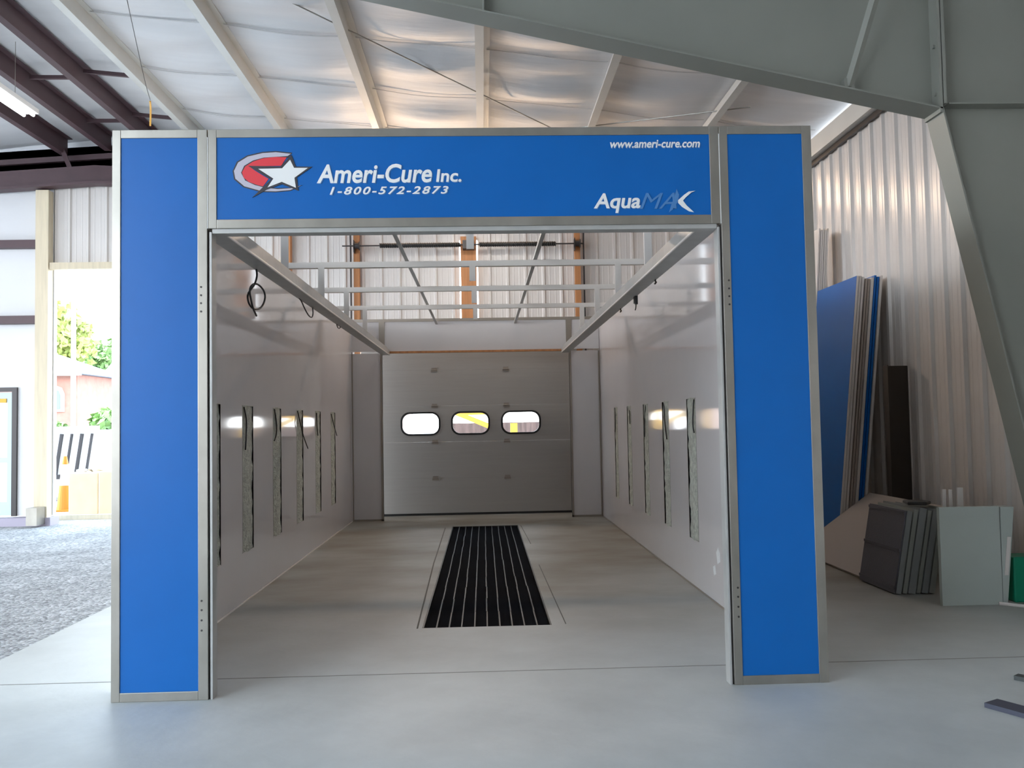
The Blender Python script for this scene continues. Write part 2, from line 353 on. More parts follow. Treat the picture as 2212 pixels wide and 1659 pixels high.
# girts and posts of the back wall
for z, lab in ((4.61, 'upper dark red wall girt left of the vehicle opening'), (3.35, 'lower dark red wall girt left of the vehicle opening')):
    b = MB(); b.box(-14, -5.28, 9.60, 9.74, z-0.065, z+0.065); tag(b.build('wall_girt', M['red']), lab, 'girt', 'girts left of the vehicle opening')
b = MB(); b.box(-5.27, -5.06, 9.58, 9.745, 0.10, 5.50); tag(b.build('timber_post', M['palewood']), 'pale timber jamb post on the left of the bright vehicle opening', 'post')
b = MB(); b.box(-5.05, -1.22, 9.60, 9.71, 4.18, 4.29); tag(b.build('timber_header', M['palewood']), 'pale timber header across the top of the bright vehicle opening', 'timber')
b = MB(); b.box(-1.21, -1.09, 9.56, 9.71, 0.0, 5.2); tag(b.build('timber_post', M['wood']), 'orange timber jamb post on the right of the vehicle opening', 'post')
b = MB(); b.box(-5.25, -5.08, 9.30, 9.57, 0.0, 0.28); tag(b.build('post_bracket', M['galv']), 'short grey steel bracket at the foot of the pale timber post', 'bracket')
for x0, x1, lab in ((-0.05, 0.045, 'orange timber door post at the left end of the spring shaft'), (1.74, 2.005, 'wide orange timber centre post behind the booth between two bright slits'), (3.665, 3.76, 'orange timber door post at the right end of the spring shaft')):
    b = MB(); b.box(x0, x1, 9.61 if x0 != 1.74 else 9.64, 9.71, 3.05 if x0 == 1.74 else 0, 4.66 if x0 == 1.74 else 5.2)
    tag(b.build('timber_post', M['wood']), lab, 'post', 'orange timber posts on the back wall')

# personnel door at the far left
d2 = thing('door_2', 'white glazed personnel door at the far left edge of the back wall', 'door', (-6.1, YB, 0.1), kind='structure')
b = MB(); b.box(-6.55, -6.49, YB-0.04, YB+0.08, 0.12, 2.24); b.box(-5.70, -5.62, YB-0.04, YB+0.08, 0.12, 2.24); b.box(-6.49, -5.70, YB-0.04, YB+0.08, 2.17, 2.24); b.build('frame', M['dark'], d2)
b = MB(); b.box(-6.48, -6.38, YB, YB+0.05, 0.13, 2.16); b.box(-5.79, -5.71, YB, YB+0.05, 0.13, 2.16); b.box(-6.38, -5.79, YB, YB+0.05, 2.06, 2.16); b.box(-6.38, -5.79, YB, YB+0.05, 0.13, 0.35); b.box(-6.38, -5.79, YB, YB+0.05, 1.0, 1.08)
b.build('door_leaf', mat('pale_blue_grey_door', (0.50, 0.62, 0.66), 0.4), d2)
b = MB(); b.box(-6.38, -5.79, YB+0.02, YB+0.026, 0.35, 1.0); b.box(-6.38, -5.79, YB+0.02, YB+0.026, 1.08, 2.06); b.build('pane', mat('frosted_white_pane', (0.85, 0.9, 0.92), 0.3), d2)
b = MB(); b.box(-6.36, -5.81, YB-0.005, YB+0.01, 1.99, 2.055); b.build('yellow_strip', M['yellow'], d2)

# ================================================================ OVERHEAD DOOR
d1 = thing('door_1', 'grey sectional overhead door with three rounded windows at the end of the booth', 'door', (1.86, 9.62, 0), kind='structure')
WIN = [(0.725, 1.342), (1.562, 2.165), (2.395, 3.015)]; WZ0, WZ1 = 1.34, 1.69
def rrect(x0, x1, z0, z1, r, n=6):
    P = []
    for cx, cz, a0 in ((x1-r, z0+r, -90), (x1-r, z1-r, 0), (x0+r, z1-r, 90), (x0+r, z0+r, 180)):
        for i in range(n+1):
            a = math.radians(a0+90*i/n); P.append((cx+r*math.cos(a), cz+r*math.sin(a)))
    return P
sec = [0.02, 0.61, 1.21, 1.81, 2.41, 3.02]
for i in range(5):
    z0, z1 = sec[i]+0.0005, sec[i+1]-0.0005
    b = MB(); bm = b.bm
    if i == 2:
        xs_ = [0.06]; 
        for a, c in WIN: xs_ += [a, c]
        xs_ += [3.66]
        for k in range(0, 8, 2): b.box(xs_[k], xs_[k+1], 9.60, 9.65, z0, z1)
        for a, c in WIN:   # panel around each rounded opening, four corner pieces
            b.box(a, c, 9.60, 9.65, z0, WZ0); b.box(a, c, 9.60, 9.65, WZ1, z1); r = 0.13
            for sx, cx in ((-1, a), (1, c)):
                for sz, cz in ((-1, WZ0), (1, WZ1)):
                    pts = [(cx, cz)]
                    for q in range(7):
                        an = math.radians(90*q/6); pts.append((cx-sx*r+sx*r*math.sin(an), cz-sz*r+sz*r*math.cos(an)))
                    b.prism(pts, 9.601, 9.649, 'Y')
    else: b.box(0.06, 3.66, 9.60, 9.65, z0, z1)
    for k in range(1, 6):      # pressed grooves
        zz = z0+(z1-z0)*k/6
        if i != 2 or not (WZ0-0.03 < zz < WZ1+0.03): b.box(0.065, 3.655, 9.5985, 9.601, zz-0.004, zz+0.004)
    b.build('door_section', M['door'], d1)
for a, c in WIN:
    b = MB(); o1 = rrect(a-0.022, c+0.022, WZ0-0.022, WZ1+0.022, 0.15); i1 = rrect(a+0.008, c-0.008, WZ0+0.008, WZ1-0.008, 0.125); n = len(o1)
    v = [[b.bm.verts.new((p[0], y, p[1])) for p in pp] for pp, y in ((o1, 9.588), (i1, 9.588), (i1, 9.655), (o1, 9.655))]
    for L in range(4):
        A, B = v[L], v[(L+1) % 4]
        for k in range(n): b.bm.faces.new([A[k], A[(k+1) % n], B[(k+1) % n], B[k]])
    f = b.build('window_frame', M['black'], d1, smooth=False)
    b = MB(); b.prism(i1, 9.62, 9.626, 'Y'); b.build('pane', M['glass'], f)
for x in (1.27, 2.465):
    for z in sec[1:5]:
        b = MB(); b.box(x-0.055, x+0.055, 9.585, 9.602, z-0.035, z-0.004); b.box(x-0.045, x+0.045, 9.588, 9.602, z+0.004, z+0.035); b.tube([(x-0.05, 9.582, z), (x+0.05, 9.582, z)], 0.008, 8)
        b.build('hinge', M['joint'], d1)
b = MB(); b.box(0.06, 3.66, 9.59, 9.66, 0.0, 0.035); b.build('bottom_seal', M['black'], d1)

ss = thing('spring_shaft', 'dark torsion spring shaft running level above the overhead door', 'door spring', (1.9, 9.5, 4.49))
b = MB(); b.tube([(-0.22, 9.5, 4.49), (3.80, 9.5, 4.49)], 0.013, 8); b.build('shaft', M['dark'], ss)
for x0, x1 in ((0.40, 1.74), (2.06, 3.34)):
    b = MB(); n = int((x1-x0)/0.03)
    pts = []
    for k in range(n*8+1):
        a = 2*math.pi*k/8; pts.append((x0+(x1-x0)*k/(n*8), 9.5+0.036*math.cos(a), 4.49+0.036*math.sin(a)))
    b.tube(pts, 0.0095, 5); b.tube([(x0, 9.5, 4.49), (x1, 9.5, 4.49)], 0.035, 8)
    b.build('torsion_spring', M['black'], ss, smooth=True)
for x in (0.02, 3.70):
    b = MB(); b.lathe((x, 9.5, 4.49), [(0.03, -0.05), (0.075, -0.05), (0.075, -0.04), (0.05, -0.03), (0.05, 0.03), (0.075, 0.04), (0.075, 0.05), (0.03, 0.05)], 16, 'X'); b.box(x-0.05, x-0.04, 9.45, 9.60, 4.38, 4.58)
    b.build('cable_drum', M['dark'], ss)
b = MB(); b.box(1.78, 1.97, 9.46, 9.64, 4.42, 4.56); b.build('centre_bracket', M['dark'], ss)
for sx, x, lab in ((-1, -0.09, 'black curved lift track left of the overhead door'), (1, 3.81, 'black curved lift track right of the overhead door')):
    b = MB(); pts = [(x, 9.57, z) for z in (0.05, 2.0, 3.6, 4.52)]
    for k in range(1, 7):
        a = math.radians(12*k); pts.append((x+sx*0.10*(1-math.cos(a)), 9.57-0.9*(1-math.cos(a)), 4.52+0.9*math.sin(a)))
    for a, c in zip(pts[:-1], pts[1:]): b.bar(a, c, 0.022, 0.06, up=(0, -1, 0.01))
    tag(b.build('lift_track', M['dark']), lab, 'door track', 'overhead door tracks')

# ================================================================ THE BOOTH
H = 3.20
def frame_rect(mb, x0, x1, z0, z1, w, y0, y1, sides='LRBT'):
    if 'L' in sides: mb.box(x0, x0+w, y0, y1, z0, z1)
    if 'R' in sides: mb.box(x1-w, x1, y0, y1, z0, z1)
    a = x0+(w if 'L' in sides else 0); b = x1-(w if 'R' in sides else 0)
    if 'B' in sides: mb.box(a, b, y0, y1, z0, z0+w)
    if 'T' in sides: mb.box(a, b, y0, y1, z1-w, z1)
def pillar(x0, x1, seam, lab, inner):
    p = thing('booth_front_pillar', lab, 'pillar', ((x0+x1)/2, 0.03, 0), 'front pillars of the spray booth')
    b = MB(); b.box(x0+0.02, x1-0.02, 0.006, 0.055, 0.02, H-0.02); b.build('face_panel', M['blue'], p)
    for (a, c, z0, z1) in ((x0, x0+0.048, 0, H), (x1-0.055, x1, 0, H), (x0+0.048, x1-0.055, 0, 0.05), (x0+0.048, x1-0.055, H-0.048, H)):
        b = MB(); b.box(a, c, 0.0, 0.062, z0, z1); b.build('edge_trim', M['galv'], p, bevel=0.0025)
    # stepped jamb channel on the opening side
    s = 1 if inner > 0 else -1; e = x1 if s > 0 else x0
    b = MB(); xx = sorted((e, e+s*0.012)); b.box(xx[0], xx[1], 0.018, 0.06, 0, 2.625); b.build('jamb_rebate', M['dark'], p)
    b = MB(); xx = sorted((e+s*0.010, e+s*0.024)); b.box(xx[0], xx[1], 0.006, 0.09, 0, 2.612); b.build('jamb_channel', M['galv2'], p, bevel=0.002)
    xh = x1-0.035 if s > 0 else x0+0.033
    for zc in ((2.298, 2.251, 2.206, 2.159) if True else ()) + (0.544, 0.493, 0.437, 0.381):
        b = MB(); b.lathe((xh, 0.002, zc), [(0.006, -0.004), (0.006, 0.0)], 8, 'Y'); b.build('screw_hole', M['dark'], p)
    return p
pillar(0.0, 0.532, 0, 'left blue-faced front pillar of the spray booth with metal edge trim', 1)
pillar(3.470, 4.010, 0, 'right blue-faced front pillar of the spray booth with metal edge trim', -1)

sg = thing('sign_header', 'blue sign panel with white lettering and red star logo across the booth entrance', 'sign', (2.0, 0.03, 2.63))
b = MB(); b.box(0.56, 3.44, 0.006, 0.055, 2.66, H-0.02); b.build('face_panel', M['blue'], sg)
for (a, c, z0, z1) in ((0.537, 0.585, 2.63, H), (3.412, 3.466, 2.63, H), (0.585, 3.412, H-0.048, H), (0.585, 3.412, 2.63, 2.682)):
    b = MB(); b.box(a, c, 0.0, 0.062, z0, z1); b.build('edge_trim', M['galv'], sg, bevel=0.0025)
for a, c in ((0.5325, 0.5365), (3.4665, 3.4695)):
    b = MB(); b.box(a, c, -0.002, 0.03, 2.63, 3.155); b.build('bright_seam', M['whitelogo'], sg)
b = MB(); b.box(0.556, 3.446, 0.012, 0.10, 2.604, 2.632); b.build('lower_lip', M['galv2'], sg, bevel=0.002)

def text(s, x0, x1, z0, z1, name, material, shear=0.2, off=0.012, y=0.0035, space=1.0, ref=None, parent=sg):
    c = bpy.data.curves.new(name, 'FONT'); c.body = s; c.shear = shear; c.offset = off; c.space_character = space; c.extrude = 0.01; c.resolution_u = 4
    o = bpy.data.objects.new(name, c); COL.objects.link(o)
    dg = bpy.context.evaluated_depsgraph_get(); dg.update()
    me = bpy.data.meshes.new_from_object(o.evaluated_get(dg)); bpy.data.objects.remove(o); bpy.data.curves.remove(c)
    vs = me.vertices; mnx = min(v.co.x for v in vs); mxx = max(v.co.x for v in vs); mny = min(v.co.y for v in vs); mxy = max(v.co.y for v in vs)
    pl = Vector(parent.location)
    for v in vs:
        X = x0+(v.co.x-mnx)/(mxx-mnx)*(x1-x0); Z = z0+(v.co.y-mny)/(mxy-mny)*(z1-z0); Y = y-v.co.z*0.12
        v.co = Vector((X, Y, Z))-pl
    me.materials.clear(); me.materials.append(material); me.name = name
    o = bpy.data.objects.new(name, me); COL.objects.link(o); o.parent = parent
    return o
def layer(pts, y, name, material, parent):
    b = MB(); b.prism(pts, y, y+0.0035, 'Y'); return b.build(name, material, parent)
def shadowed(s, x0, x1, z0, z1, name, **k):
    text(s, x0+0.004, x1+0.004, z0-0.004, z1-0.004, name+'_shadow', M['paleblue'], y=0.0045, **k)
    return text(s, x0, x1, z0, z1, name, M['whitelogo'], y=0.0025, **k)
shadowed('Ameri-Cure', 1.150, 1.806, 2.884, 2.994, 'lettering', off=0.022, shear=0.18)
shadowed('Inc.', 1.829, 1.974, 2.886, 2.960, 'lettering', off=0.022, shear=0.12)
shadowed('1-800-572-2873', 1.223, 1.899, 2.818, 2.863, 'lettering', off=0.02, shear=0.28, space=1.25)
shadowed('www.ameri-cure.com', 2.835, 3.358, 3.076, 3.122, 'lettering', off=0.018, shear=0.22)
shadowed('Aqua', 2.732, 3.003, 2.697, 2.812, 'lettering', off=0.022, shear=0.18)
text('MA', 3.000, 3.212, 2.719, 2.812, 'lettering', M['paleblue'], shear=0.35, off=0.0, y=0.0035)
layer([(3.215, 2.833), (3.205, 2.80), (3.18, 2.735), (3.168, 2.699), (3.19, 2.715), (3.222, 2.762), (3.228, 2.80)], 0.0015, 'lettering', M['paleblue'], sg)
layer([(3.222, 2.768), (3.255, 2.797), (3.285, 2.818), (3.325, 2.822), (3.300, 2.812), (3.268, 2.785), (3.250, 2.765), (3.272, 2.735), (3.312, 2.697), (3.285, 2.702), (3.245, 2.728), (3.222, 2.752)], 0.0005, 'lettering', M['whitelogo'], sg)
lg = layer([(1.012, 3.064), (0.919, 3.074), (0.843, 3.070), (0.757, 3.050), (0.698, 3.014), (0.674, 2.96), (0.682, 2.912), (0.735, 2.866), (0.833, 2.838), (0.918, 2.836), (1.0, 2.843), (1.070, 2.876), (1.0, 2.862), (0.93, 2.86), (0.86, 2.868), (0.80, 2.885), (0.75, 2.91), (0.73, 2.95), (0.75, 2.985), (0.79, 3.01), (0.85, 3.028), (0.99, 3.034)], 0.0046, 'star_logo', M['blacklogo'], sg)
layer([(1.004, 3.057), (0.919, 3.067), (0.843, 3.062), (0.761, 3.043), (0.706, 3.009), (0.682, 2.96), (0.690, 2.916), (0.740, 2.872), (0.835, 2.844), (0.918, 2.841), (1.0, 2.848), (1.060, 2.873), (1.0, 2.858), (0.93, 2.854), (0.86, 2.862), (0.80, 2.878), (0.745, 2.905), (0.722, 2.95), (0.74, 2.99), (0.79, 3.02), (0.85, 3.036), (0.985, 3.044)], 0.0034, 'silver_swoosh', M['silver'], lg)
layer([(0.980, 3.037), (0.92, 3.040), (0.85, 3.033), (0.79, 3.014), (0.745, 2.985), (0.727, 2.952), (0.737, 2.922), (0.765, 2.897), (0.822, 2.876), (0.846, 2.871), (0.877, 2.913), (0.80, 2.962), (0.768, 2.987), (0.949, 2.988)], 0.0036, 'red_disc', M['redlogo'], lg)
layer([(1.008, 3.050), (1.032, 2.983), (1.126, 2.981), (1.038, 2.920), (1.046, 2.843), (0.952, 2.882), (0.865, 2.850), (0.785, 2.806), (0.890, 2.910), (0.762, 2.989), (0.944, 2.984)], 0.0020, 'star_outline', M['blacklogo'], lg)
layer([(1.000, 3.022), (1.022, 2.975), (1.100, 2.974), (1.024, 2.918), (1.032, 2.860), (0.952, 2.895), (0.872, 2.864), (0.905, 2.914), (0.820, 2.971), (0.955, 2.973)], 0.0006, 'white_star', M['whitelogo'], lg)

# side walls with cut lamp slots
def side_wall(x0, x1, face, slots, lab, sgn):
    w = thing('booth_side_wall', lab, 'wall panel', ((x0+x1)/2, 4.5, 0), 'side walls of the spray booth')
    z0, z1, ZT = 0.43, 1.69, 3.12
    b = MB(); b.box(x0, x1, 0.2, 8.94, 0.015, z0); b.box(x0, x1, 0.2, 8.94, z1, ZT)
    y = 0.2
    for a, c in slots: b.box(x0, x1, y, a, z0, z1); y = c
    b.box(x0, x1, y, 8.94, z0, z1)
    b.build('panel_skin', M['white'], w)
    for a, c in slots:
        b = MB(); n = 24; rnd = random.Random(int(a*100))
        # ragged insulation inside the slot: a rough strip behind the skin
        xs_ = (x0-0.0, x1) if sgn < 0 else (x0, x1)
        inx = x0+0.012 if sgn > 0 else x1-0.012
        back = x0+0.001 if sgn > 0 else x1-0.001
        deep = -0.0
        g = []
        for k in range(n+1):
            z = z0-0.01+(z1-z0+0.02)*k/n
            row = []
            for j in range(7):
                yy = a-0.01+(c-a+0.02)*j/6
                d = 0.018+0.014*rnd.random()+(0.012 if 2 <= j <= 4 else 0)
                xq = (x1-0.034+d) if sgn > 0 else (x0+0.034-d)
                row.append(b.bm.verts.new((xq, yy, z)))
            g.append(row)
        for k in range(n):
            for j in range(6): b.bm.faces.new([g[k][j], g[k+1][j], g[k+1][j+1], g[k][j+1]])
        ins = b.build('slot_insulation', M['insul'], w, smooth=True)
        b = MB(); e = x1 if sgn > 0 else x0
        xa, xb = sorted((e-sgn*0.045, e+sgn*0.0015))
        b.box(xa, xb, a-0.006, a, z0-0.006, z1+0.006); b.box(xa, xb, c, c+0.006, z0-0.006, z1+0.006); b.box(xa, xb, a, c, z1, z1+0.006)
        b.build('slot_edge', M['galv'], w)
    xo = x0-0.001 if sgn > 0 else x1+0.001
    b = MB(); xa, xb = sorted((xo, xo-sgn*0.03)); b.box(xa, xb, 0.2, 8.94, 0.0, ZT); b.build('outer_skin', M['white2'], w)
    e = x1 if sgn > 0 else x0
    xa, xb = sorted((e, e+sgn*0.004)); b = MB(); b.box(xa, xb, 0.1, 8.88, 0.0, 0.014); b.build('floor_angle', M['joint'] if sgn < 0 else M['white2'], w)
    return w
SL = [(1.66, 2.02)]+[(1.56+1.09*i, 1.91+1.09*i) for i in range(1, 6)]
side_wall(-0.05, 0.0, 0.0, SL, 'left glossy white booth side wall with six cut vertical slots', 1)
SR = [(1.60+1.10*i, 1.92+1.10*i) for i in range(6)]
SR = [(2.70, 3.03), (3.82, 4.13), (4.92, 5.22), (6.06, 6.36), (7.18, 7.46)]
rwall = side_wall(3.95, 4.0, 3.95, SR, 'right glossy white booth side wall with five cut vertical slots', -1)
for P in ([(2.02, 0.36), (2.10, 0.33), (2.13, 0.42), (2.07, 0.47), (2.03, 0.43)], [(2.16, 0.24), (2.22, 0.22), (2.24, 0.29), (2.18, 0.31)]):
    b = MB(); b.prism(P, 3.9485, 3.9505, 'X'); b.build('plaster_smear', M['whitelogo'], rwall)

for x0, x1, lab in ((0.006, 0.487, 'left white rear corner panel of the booth beside the grey door'), (3.463, 3.944, 'right white rear corner panel of the booth beside the grey door')):
    p = thing('booth_rear_pillar', lab, 'pillar', ((x0+x1)/2, 8.92, 0), 'rear corner panels of the spray booth')
    b = MB(); b.box(x0, x1, 8.90, 8.95, 0.03, 2.64); b.build('face_panel', M['white'], p)
    ix = x1 if x0 < 1 else x0; ox = x0 if x0 < 1 else x1
    b = MB(); b.box(min(ix, ix-0.03 if x0 < 1 else ix+0.03), max(ix, ix-0.03 if x0 < 1 else ix+0.03), 8.885, 8.96, 0, 2.64); b.build('edge_trim', M['joint'], p)
    b = MB(); xa, xb = sorted((ox, ox+(0.02 if x0 < 1 else -0.02))); b.box(xa, xb, 8.88, 8.90, 0, 2.635); b.build('corner_trim', M['joint'], p)
    b = MB(); b.box(x0, x1, 8.885, 8.96, 0, 0.03); b.build('base_trim', M['joint'], p)
rh = thing('booth_rear_header', 'white header panel spanning the rear of the booth above the grey door', 'wall panel', (1.98, 8.92, 2.64))
b = MB(); b.box(0.006, 3.944, 8.90, 8.95, 2.67, 3.14); b.build('face_panel', M['white'], rh)
b = MB(); b.box(0.487, 3.463, 8.88, 8.96, 2.64, 2.67); b.build('lower_trim', M['wood'], rh)  # orange colour paints in the warm reflection on this metal trim
b = MB(); b.box(0.006, 3.944, 8.885, 8.96, 3.14, 3.185); b.build('top_trim', M['joint'], rh)
for x in (0.487, 3.463):
    b = MB(); b.box(x-0.045, x+0.045, 8.885, 8.90, 2.66, 3.14); b.build('joint_trim', M['joint'], rh)

# ceiling rails, cross channels with hangers, long strips
for sgn, x, lab in ((1, 0.49, 'long grey ceiling rail above the left booth wall'), (-1, 3.46, 'long grey ceiling rail above the right booth wall')):
    r = thing('ceiling_rail', lab, 'rail', (x, 4.5, 2.61), 'long ceiling rails of the booth')
    xa, xb = sorted((x, x+sgn*0.12)); b = MB(); b.box(xa, xb, 0.06, 8.88, 2.61, 2.616); b.box(*sorted((x+sgn*0.114, x+sgn*0.12)), 0.06, 8.88, 2.616, 2.685)
    b.box(*sorted((x+sgn*0.09, x+sgn*0.12)), 0.06, 8.88, 2.685, 2.69); b.box(*sorted((x, x+sgn*0.006)), 0.06, 8.88, 2.616, 2.66)
    b.build('channel', M['galv2'], r)
    b = MB(); b.box(*sorted((x+sgn*0.118, x+sgn*0.128)), 0.06, 8.88, 2.608, 2.622); b.build('lip', M['white2'], r, bevel=0.002)
    b = MB(); b.box(*sorted((x+sgn*0.055, x+sgn*0.085)), 0.06, 8.88, 2.70, 2.735); b.build('upper_strip', M['galv2'], r)
    for k in range(9):
        b = MB(); b.box(*sorted((x+sgn*0.05, x+sgn*0.09)), 0.5+k*1.0, 0.54+k*1.0, 2.616, 2.705); b.build('cleat', M['galv2'], r)
chan0 = None
names4 = ['nearest the sign, mostly hidden by it', 'second from the sign', 'third from the sign', 'furthest, just in front of the rear header']
for i, y in enumerate((1.95, 3.50, 5.05, 6.60)):
    if chan0 is None:
        c = thing('cross_channel', 'x', 'channel', (1.98, y, 3.03))
        b = MB(); b.box(0.02, 3.93, y-0.03, y-0.024, 3.03, 3.085); b.box(0.02, 3.93, y-0.024, y+0.03, 3.03, 3.036); b.box(0.02, 3.93, y-0.024, y+0.03, 3.079, 3.085); b.build('rail', M['white2'], c)
        for xh, zb in ((0.535, 2.735), (1.995, 2.885), (3.415, 2.735)):
            b = MB(); b.box(xh-0.03, xh+0.03, y-0.030, y-0.025, zb, 3.03); b.box(xh-0.03, xh-0.025, y-0.025, y+0.0, zb, 3.03); b.build('hanger', M['white2'], c)
        chan0 = c
    else: c = dup(chan0, (0, y-1.95, 0))
    tag(c, f'white cross channel over the booth, {names4[i]}', 'channel', 'white cross channels of the unfinished booth ceiling')
for x, lab in ((1.36, 'thin steel strip running back over the cross channels, left of centre'), (2.61, 'thin steel strip running back over the cross channels, right of centre')):
    b = MB(); b.box(x-0.018, x+0.018, 0.08, 8.93, 3.092, 3.096); b.box(x-0.018, x-0.014, 0.08, 8.93, 3.096, 3.125); tag(b.build('ceiling_strip', M['galv2']), lab, 'strip', 'long strips over the cross channels')

# floor pit grate
g = thing('floor_grate', 'long black floor grate set in the concrete along the middle of the booth', 'floor grate', ((PX0+PX1)/2, (PY0+PY1)/2, -0.15))
b = MB(); b.box(PX0, PX1, PY0, PY1, -0.15, -0.11); b.build('pit_bottom', M['black'], g)
b = MB(); frame_rect_ = None
for a in ((PX0, PX0+0.012, PY0, PY1), (PX1-0.012, PX1, PY0, PY1), (PX0+.012, PX1-.012, PY0, PY0+0.012), (PX0+.012, PX1-.012, PY1-0.012, PY1)): b.box(a[0], a[1], a[2], a[3], -0.11, -0.002)
b.build('pit_edge', M['black'], g)
wdt = (PX1-PX0-0.024)/10
for k in range(10):
    x0 = PX0+0.012+k*wdt; b = MB()
    b.box(x0+0.006, x0+wdt-0.006, PY0+0.015, PY1-0.015, -0.045, -0.022)
    b.build('mesh_strip', M['gridplate'], g)
    if k:
        b = MB(); n = 12
        for q in range(n):
            ya = PY0+0.013+(PY1-PY0-0.026)*q/n; yb = ya+(PY1-PY0-0.026)/n-0.006; dx = random.uniform(-0.003, 0.003)
            b.box(x0-0.005+dx, x0+0.005+dx, ya, yb, -0.05, -0.004)
        b.build('bearing_bar', M['gridbar'], g)

# loose wires
def wire(pts, lab, r=0.006, mat_=M['black'], group='loose black wires'):
    P = [Vector(p) for p in pts]; Q = []
    for i in range(len(P)-1):
        p0 = P[max(i-1, 0)]; p1 = P[i]; p2 = P[i+1]; p3 = P[min(i+2, len(P)-1)]
        for k in range(6):
            t = k/6; Q.append(0.5*((2*p1)+(p2-p0)*t+(2*p0-5*p1+4*p2-p3)*t*t+(3*p1-p0-3*p2+p3)*t**3))
    Q.append(P[-1])
    b = MB(); b.tube(Q, r, 7); return tag(b.build('wire', mat_, smooth=True), lab, 'wire', group)
W1 = [(1.185, 2.615), (1.171, 2.564), (1.109, 2.495), (1.03, 2.44), (1.0, 2.396), (1.05, 2.345), (1.16, 2.325), (1.30, 2.36), (1.387, 2.436), (1.37, 2.49), (1.27, 2.515), (1.16, 2.501), (1.06, 2.461), (1.0, 2.414), (1.0, 2.375), (1.07, 2.322), (1.204, 2.285)]
wire([(0.5+0.012*math.sin(i), y, z) for i, (y, z) in enumerate(W1)], 'looped black wire hanging from the left ceiling rail near the entrance', 0.007)
wire([(0.5, y, z) for y, z in ((2.608, 2.614), (2.711, 2.600), (2.848, 2.555), (3.021, 2.515), (3.169, 2.515), (3.229, 2.555), (3.217, 2.614))], 'short drooping black wire under the left ceiling rail, behind the looped one', 0.006)
wire([(0.5, 4.55, 2.614), (0.5, 4.62, 2.58), (0.5, 4.75, 2.585), (0.5, 4.8, 2.614)], 'tiny wire end under the left ceiling rail, deepest in the booth', 0.006)
for i, (y, zt) in enumerate(((2.76, 2.57), (3.57, 2.59), (1.83, 2.60))):
    b = MB()
    if i == 0:
        b.box(3.44, 3.465, y-0.05, y-0.02, 2.535, 2.612); b.box(3.44, 3.465, y+0.0, y+0.03, 2.55, 2.612); b.tube([(3.45, y-0.04, 2.54), (3.45, y-0.02, 2.50), (3.45, y+0.01, 2.49)], 0.005, 6)
    else: b.tube([(3.45, y, 2.612), (3.45, y+0.02, 2.60), (3.45, y-0.02, 2.585), (3.45, y+0.03, 2.58)], 0.008, 6)
    tag(b.build('wire_end', M['black']), ['black paired wire connectors hanging from the right ceiling rail', 'small wire stub under the right ceiling rail, deeper than the connectors', 'small wire stub under the right ceiling rail, nearer than the connectors'][i], 'wire', 'wire ends on the right rail')
slw = [(0.012, [(2.694, 1.68), (2.735, 1.563), (2.722, 1.417), (2.70, 1.31)], 'second slot from the entrance'), (0.012, [(3.80, 1.68), (3.85, 1.517), (3.82, 1.418), (3.75, 1.369)], 'third slot from the entrance'),
       (0.03, [(4.86, 1.68), (4.90, 1.533), (5.05, 1.401), (5.30, 1.248)], 'fourth from the entrance, sticking out furthest'), (0.012, [(5.99, 1.67), (5.96, 1.513), (6.02, 1.389)], 'fifth slot from the entrance'), (0.02, [(7.03, 1.67), (7.15, 1.51), (7.38, 1.368)], 'last slot before the rear corner')]
for x, P, w in slw: wire([(x*0.2, P[0][0], P[0][1])]+[(x, y, z) for y, z in P[1:]], f'black wire hanging out of the left wall slot, {w}', 0.006, group='wires hanging from the left wall slots')
for P, w in (([(7.30, 1.68), (7.28, 1.509), (7.36, 1.348)], 'furthest slot'), ([(6.22, 1.68), (6.10, 1.586), (6.09, 1.463)], 'second furthest slot'), ([(5.05, 1.68), (5.07, 1.501), (5.10, 1.314)], 'middle slot'), ([(4.02, 1.68), (3.96, 1.497), (3.88, 1.307)], 'second slot from the entrance'), ([(2.74, 1.68), (2.76, 1.478), (2.72, 1.386)], 'slot nearest the entrance')):
    wire([(3.948, P[0][0], P[0][1])]+[(3.938, y, z) for y, z in P[1:]], f'black wire hanging out of the right wall slot, {w}', 0.006, group='wires hanging from the right wall slots')
wire([(-1.51, 3.92, 5.95), (-2.05, 5.8, 5.86), (-2.2, 6.4, 5.8)], 'thin slack wire hanging below the white roof insulation at the upper left', 0.004)
wire([(-2.2, 6.4, 5.78), (-2.25, 6.55, 5.72), (-2.33, 6.75, 5.58)], 'short amber cord tip at the end of the slack ceiling wire', 0.012, mat('amber_cord', (0.85, 0.45, 0.08), 0.4), group=None)

# ================================================================ MAIN STEEL FRAME (right)
def fx(z): return 5.70+0.213*(3.89-z)
YF = 1.75
sc = thing('steel_column', 'wide tapered grey-green steel column at the right edge', 'column', (6.4, YF, 0))
b = MB(); b.prism([(fx(0), 0), (XR-0.05, 0), (XR-0.05, 5.15), (5.70, 5.2), (5.70, 3.93)], YF-0.006, YF+0.006, 'Y'); b.build('web', M['steelgreen'], sc)
b = MB(); b.prism([(fx(0)-0.012, 0), (fx(0), 0), (5.70, 3.90), (5.688, 3.90)], YF-0.125, YF+0.125, 'Y'); b.build('inner_flange', M['steelgreen'], sc)
b = MB(); b.box(XR-0.06, XR-0.045, YF-0.125, YF+0.125, 0, 5.1); b.build('outer_flange', M['steelgreen'], sc)
b = MB(); b.box(5.75, XR-0.06, YF-0.12, YF-0.006, 3.925, 3.937); b.build('stiffener_plate', M['steelgreen'], sc)
